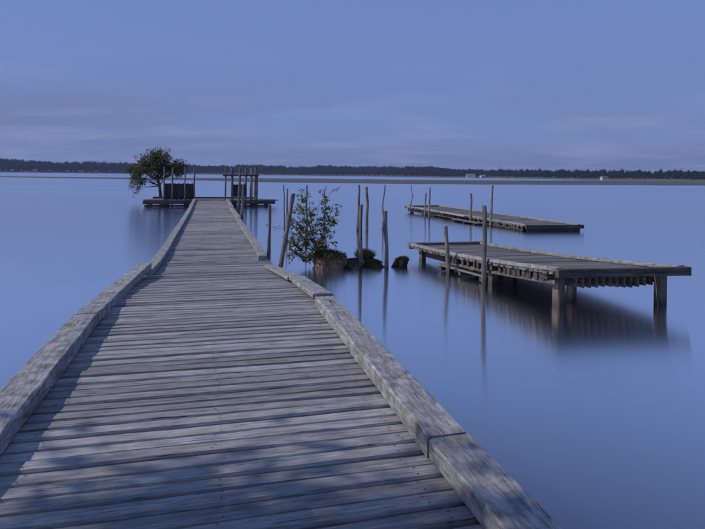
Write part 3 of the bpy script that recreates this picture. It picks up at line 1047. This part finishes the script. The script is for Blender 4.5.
# tree by the screen
TB = Vector((-15.05, 43.9, 0.0))
tree = empty("lake_tree", TB, "small spreading leafy tree growing beside the dark boarded screen", "tree")
tr = random.Random(5)
segs, tips = [], []
trunk = [Vector((.02, 0, -.5)), Vector((0, 0, .2)), Vector((-.05, 0, .8)), Vector((-.12, .0, 1.4)), Vector((-.25, 0, 1.9))]
segs.append((trunk, [.17, .145, .12, .11, .10]))
# limbs reach out to the clumps that make up the crown: (x, y, z, rx, rz, leaves)
clumps = [(-.5, 0, 3.75, .75, .60, 620), (-1.25, .2, 3.35, .75, .60, 560), (.25, -.3, 3.55, .70, .55, 520), (-1.75, -.2, 2.65, .75, .60, 560), (-.85, -.6, 2.75, .80, .65, 600),
          (.15, .3, 2.75, .80, .62, 600), (.85, .1, 3.05, .60, .50, 360), (1.45, -.2, 3.15, .55, .48, 300), (1.75, .2, 2.72, .42, .40, 170), (1.15, .1, 2.45, .50, .42, 260),
          (-2.1, .3, 2.05, .62, .48, 320), (-1.55, -.4, 1.75, .55, .48, 260), (-1.9, .1, 1.25, .42, .36, 120), (-.75, .4, 2.1, .4, .3, 120), (-.3, .5, 3.0, .9, .6, 420),
          (.35, -.1, 2.2, .35, .25, 80), (-.55, -.2, 1.6, .16, .2, 16), (-2.35, -.1, 2.75, .4, .4, 120), (-.1, .1, 4.1, .35, .3, 110)]
for (x, y, z, rx, rz, nl) in clumps:
    c = Vector((x, y, z))
    a = trunk[3] if z < 2.3 else trunk[4]
    m1 = a.lerp(c, .5) + Vector((tr.uniform(-.15, .15), tr.uniform(-.15, .15), tr.uniform(-.05, .25)))
    segs.append(([a.copy(), m1, c], [.055, .035, .012]))
    for k in range(6):
        e_ = c + Vector((tr.uniform(-rx, rx), tr.uniform(-rx, rx), tr.uniform(-rz, rz))) * .85
        segs.append(([c.lerp(m1, .2), c.lerp(e_, .6) + rdir(tr) * .05, e_], [.018, .012, .005]))
v, f = tube_segs(segs, 6)
o = bpy.data.objects.new("trunk", mesh("trunk", v, f, M_BARK, True)); col.objects.link(o); o.parent = tree
v, f = [], []
for (x, y, z, rx, rz, nl) in clumps:
    sub = [(Vector((x, y, z)) + Vector((tr.gauss(0, .5) * rx, tr.gauss(0, .5) * rx, tr.gauss(0, .5) * rz))) for _ in range(max(4, nl // 14))]
    for k in range(int(nl * 1.45)):
        c = tr.choice(sub) + Vector((tr.gauss(0, .11), tr.gauss(0, .11), tr.gauss(0, .10)))
        leaf(v, f, c, rdir(tr, -1, .5), tr.uniform(.11, .19), tr, .55)
o = bpy.data.objects.new("crown", mesh("crown", v, f, M_TREE)); col.objects.link(o); o.parent = tree

# shade tree on the bank behind: it throws the dappled shade over the first planks
SB = Vector((-8.6, -0.6, 0.55))
shade = empty("bank_tree", SB, "leafy tree on the bank that shades the first planks", "tree")
sr = random.Random(11)
segs, tips = [], []
segs.append(([Vector((0, 0, -.6)), Vector((.1, .1, 1.2)), Vector((.5, .5, 2.6)), Vector((.9, 1.0, 3.9))], [.24, .2, .17, .14]))
ctr = Vector((1.2, .65, 6.0))
cl = []
for k in range(34):
    d = rdir(sr, -.75, .9)
    cl.append(ctr + Vector((d.x * 2.0, d.y * 2.3, d.z * 1.9)) * sr.uniform(.25, 1.0))
for c in cl:
    a = segs[0][0][3]
    m1 = a.lerp(c, .5) + rdir(sr) * .2
    segs.append(([a.copy(), m1, c], [.08, .05, .015]))
v, f = tube_segs(segs, 6)
o = bpy.data.objects.new("trunk", mesh("trunk", v, f, M_BARK, True)); col.objects.link(o); o.parent = shade
v, f = [], []
for c in cl:
    for k in range(820):
        q = c + Vector((sr.gauss(0, .42), sr.gauss(0, .42), sr.gauss(0, .38)))
        leaf(v, f, q, rdir(sr, -1, .5), sr.uniform(.13, .21), sr, .55)
o = bpy.data.objects.new("crown", mesh("crown", v, f, M_TREE)); col.objects.link(o); o.parent = shade


# root tussocks
def mound(x0, x1, y, depth, h, mat, seed, lean=0.0, rough=.24, ridged=False):
    cx, w = (x0 + x1) / 2, (x1 - x0) / 2
    v, f = [], []
    nr, na_ = 12, 36
    for i in range(nr + 1):
        ph = (math.pi / 2) * i / nr
        for k in range(na_):
            th = 2 * math.pi * k / na_
            d = Vector((math.cos(th), math.sin(th), 0))
            r = math.cos(ph) ** 1.05 * (1 + .10 * math.sin(3 * th + seed))
            n1 = noise.noise(Vector((d.x * 1.6 + seed, d.y * 1.6, ph * 1.4))) * rough * 2
            n2 = noise.noise(Vector((d.x * 6 + seed, d.y * 6, ph * (1.0 if ridged else 5)))) * rough * .75
            k_ = 1 + (n1 + n2) * (0.45 + .55 * math.cos(ph))
            z = math.sin(ph) ** 1.25 * h * (1 + n1 * .5 + n2 * .4)
            v.append((w * r * d.x * k_ + lean * z, depth * r * d.y * k_, z - .12 if i == 0 else z))
    for i in range(nr):
        for k in range(na_):
            a, b = i * na_ + k, i * na_ + (k + 1) % na_
            f.append((a, b, b + na_, a + na_))
    return v, f, cx


def blades(rr, pts, lo, hi, spread, wid=.007):
    v, f = [], []
    for p in pts:
        d = Vector((rr.uniform(-1, 1) * spread, rr.uniform(-1, 1) * spread, 1)).normalized()
        L = rr.uniform(lo, hi)
        sd_ = Vector((rr.uniform(-1, 1), rr.uniform(-1, 1), 0)).normalized() * wid
        q1 = p + d * L * .55
        q2 = p + d * L * .85 + Vector((d.x, d.y, -.5)) * L * .35 * spread
        b0 = len(v)
        v += [p - sd_, p + sd_, q1 + sd_ * .8, q1 - sd_ * .8, q2]
        f += [(b0, b0 + 1, b0 + 2, b0 + 3), (b0 + 3, b0 + 2, b0 + 4)]
    return v, f


def tussock(x0, x1, y, depth, h, mat, seed, label, cat, grass=0, glo=.1, ghi=.25, spread=.6, moss=0.0, lean=0.0, ridged=False, gx=(-1, 1)):
    v, f, cx = mound(x0, x1, y, depth, h, mat, seed, lean, ridged=ridged)
    e = empty("root_tussock" if cat == "tussock" else "mossy_stone", (cx, y, 0), label, cat)
    o = bpy.data.objects.new("mound", mesh("mound", v, f, mat, True)); col.objects.link(o); o.parent = e
    rr = random.Random(seed)
    w = (x1 - x0) / 2
    if grass:
        pts = []
        for k in range(grass):
            a, r = rr.uniform(0, 6.283), math.sqrt(rr.random()) * .85
            px = max(gx[0], min(gx[1], r * math.cos(a))) * w
            z = h * (1 - (r * .9) ** 2) ** .5 * .93
            pts.append(Vector((px + lean * z, depth * r * math.sin(a), z)))
        gv, gf = blades(rr, pts, glo, ghi, spread)
        g = bpy.data.objects.new("grass_tuft", mesh("grass_tuft", gv, gf, M_GRASS)); col.objects.link(g); g.parent = e
    if moss:
        # a cushion of leaves of moss over the crown of the mound
        mv_, mf_ = [], []
        for k in range(int(420 * moss)):
            a, r = rr.uniform(0, 6.283), math.sqrt(rr.random()) * .9
            z = h * (1 - (r * .95) ** 2) ** .5
            leaf(mv_, mf_, Vector((r * math.cos(a) * w + lean * z, depth * r * math.sin(a), z * .98)), rdir(rr, -.1, 1), rr.uniform(.03, .07), rr, .6)
        g = bpy.data.objects.new("moss", mesh("moss", mv_, mf_, M_GRASS)); col.objects.link(g); g.parent = e
    return e


tussock(-1.15, -.05, 14.75, .48, .40, M_ROOT, 3, "largest reddish root tussock topped with grass under the bush", "tussock", 1000, .08, .24, 1.0, .5, ridged=True)
tussock(-.28, .34, 14.72, .32, .24, M_DARKROOT, 5, "low dark root hump touching the largest tussock", "tussock", 140, .04, .10, .9)
tussock(.05, .68, 15.35, .32, .34, M_DARKROOT, 8, "dark shaggy tussock with tall dry grass behind the post", "tussock", 900, .10, .28, 1.1)
tussock(.42, .84, 14.85, .22, .19, M_MOSS, 13, "rounded mossy stone with yellow green moss beside the post", "stone", 160, .03, .08, .9, .7)
tussock(1.08, 1.50, 15.0, .22, .25, M_DARKROOT, 17, "small mossy tussock alone in the water by the platform", "tussock", 420, .05, .14, .9, .8, lean=.45)

# bush on the largest tussock
bush = empty("waterside_bush", (-.72, 14.75, .25), "leafy yellow green bush leaning from the largest root tussock", "bush")
br_ = random.Random(31)
segs = []
bv_, bf_ = [], []
stems = [(-.75, .1, 1.65), (-.42, -.1, 1.55), (-.95, 0, 1.25), (-.15, .1, 1.50), (.10, 0, 1.25), (-.62, .2, .95), (-1.0, -.1, .75), (-.85, .1, .40), (.18, -.1, .95), (-.35, 0, 1.05), (-.55, -.15, .55), (-.30, .12, .70), (-.80, 0, .08), (-.6, .1, 1.3), (-1.12, 0, .55), (.22, .05, 1.42), (.28, 0, 1.1), (.12, .1, 1.7), (-.95, .1, 1.0), (-.9, -.1, .22), (-.55, 0, 1.75), (-.2, -.1, .35)]
for (x, y, z) in stems:
    a = Vector((br_.uniform(-.08, .08), br_.uniform(-.06, .06), -.02))
    c = Vector((x, y, z))
    m1 = a.lerp(c, .5) + Vector((-.12, br_.uniform(-.1, .1), -.10 + .08 * z))
    segs.append(([a, m1, c], [.009, .007, .003]))
    nb = 10
    for k in range(nb):
        t = .1 + .9 * k / (nb - 1)
        p = m1.lerp(c, (t - .38) / .62) if t > .38 else a.lerp(m1, t / .38)
        q = p + Vector((br_.uniform(-.24, .24), br_.uniform(-.22, .22), br_.uniform(-.10, .20)))
        segs.append(([p, p.lerp(q, .5) + rdir(br_) * .02, q], [.005, .004, .002]))
        for w in range(14):
            pp = p.lerp(q, br_.uniform(.25, 1.08)) + rdir(br_) * .035
            leaf(bv_, bf_, pp, rdir(br_, -.7, .6), br_.uniform(.060, .100), br_, .62)
# the low shoot that reaches towards the boardwalk post, and a seedling on the tussock
sh = [Vector((-.5, 0, .45)), Vector((-.95, 0, .72)), Vector((-1.30, 0, .78)), Vector((-1.55, 0, .80))]
segs.append((sh, [.008, .006, .004, .002]))
for k in range(16):
    p = sh[2].lerp(sh[3], br_.uniform(-.3, 1.05)) + rdir(br_) * .07
    leaf(bv_, bf_, p, rdir(br_, -.5, .6), br_.uniform(.05, .085), br_, .6)
segs.append(([Vector((.30, -.1, .10)), Vector((.31, -.1, .25)), Vector((.29, -.1, .42))], [.006, .005, .003]))
for k in range(12):
    leaf(bv_, bf_, Vector((.30, -.1, br_.uniform(.18, .44))), rdir(br_, -.2, .9), br_.uniform(.05, .08), br_, .5)
v, f = tube_segs(segs, 5)
o = bpy.data.objects.new("stem", mesh("stem", v, f, M_BARK, True)); col.objects.link(o); o.parent = bush
o = bpy.data.objects.new("foliage", mesh("foliage", bv_, bf_, M_BUSH)); col.objects.link(o); o.parent = bush

# ------------------------------------------------------------------ air over the lake
hm, HN, HL = mat_new("lake_haze")
ho = HN.new('ShaderNodeOutputMaterial')
hv = HN.new('ShaderNodeVolumePrincipled')
hv.inputs['Color'].default_value = (0.50, 0.64, 1.0, 1)
hv.inputs['Density'].default_value = 0.00017
hv.inputs['Anisotropy'].default_value = 0.1
HL.new(hv.outputs[0], ho.inputs['Volume'])
x0, x1, y0, y1, z0, z1 = -2500, 2500, -90, 2600, -2.2, 48
v = [(x0, y0, z0), (x1, y0, z0), (x1, y1, z0), (x0, y1, z0), (x0, y0, z1), (x1, y0, z1), (x1, y1, z1), (x0, y1, z1)]
hz = new("haze", mesh("haze", v, [(0, 3, 2, 1), (4, 5, 6, 7), (0, 1, 5, 4), (1, 2, 6, 5), (2, 3, 7, 6), (3, 0, 4, 7)], hm))
tag(hz, "pale blue haze over the lake", None, kind="stuff")
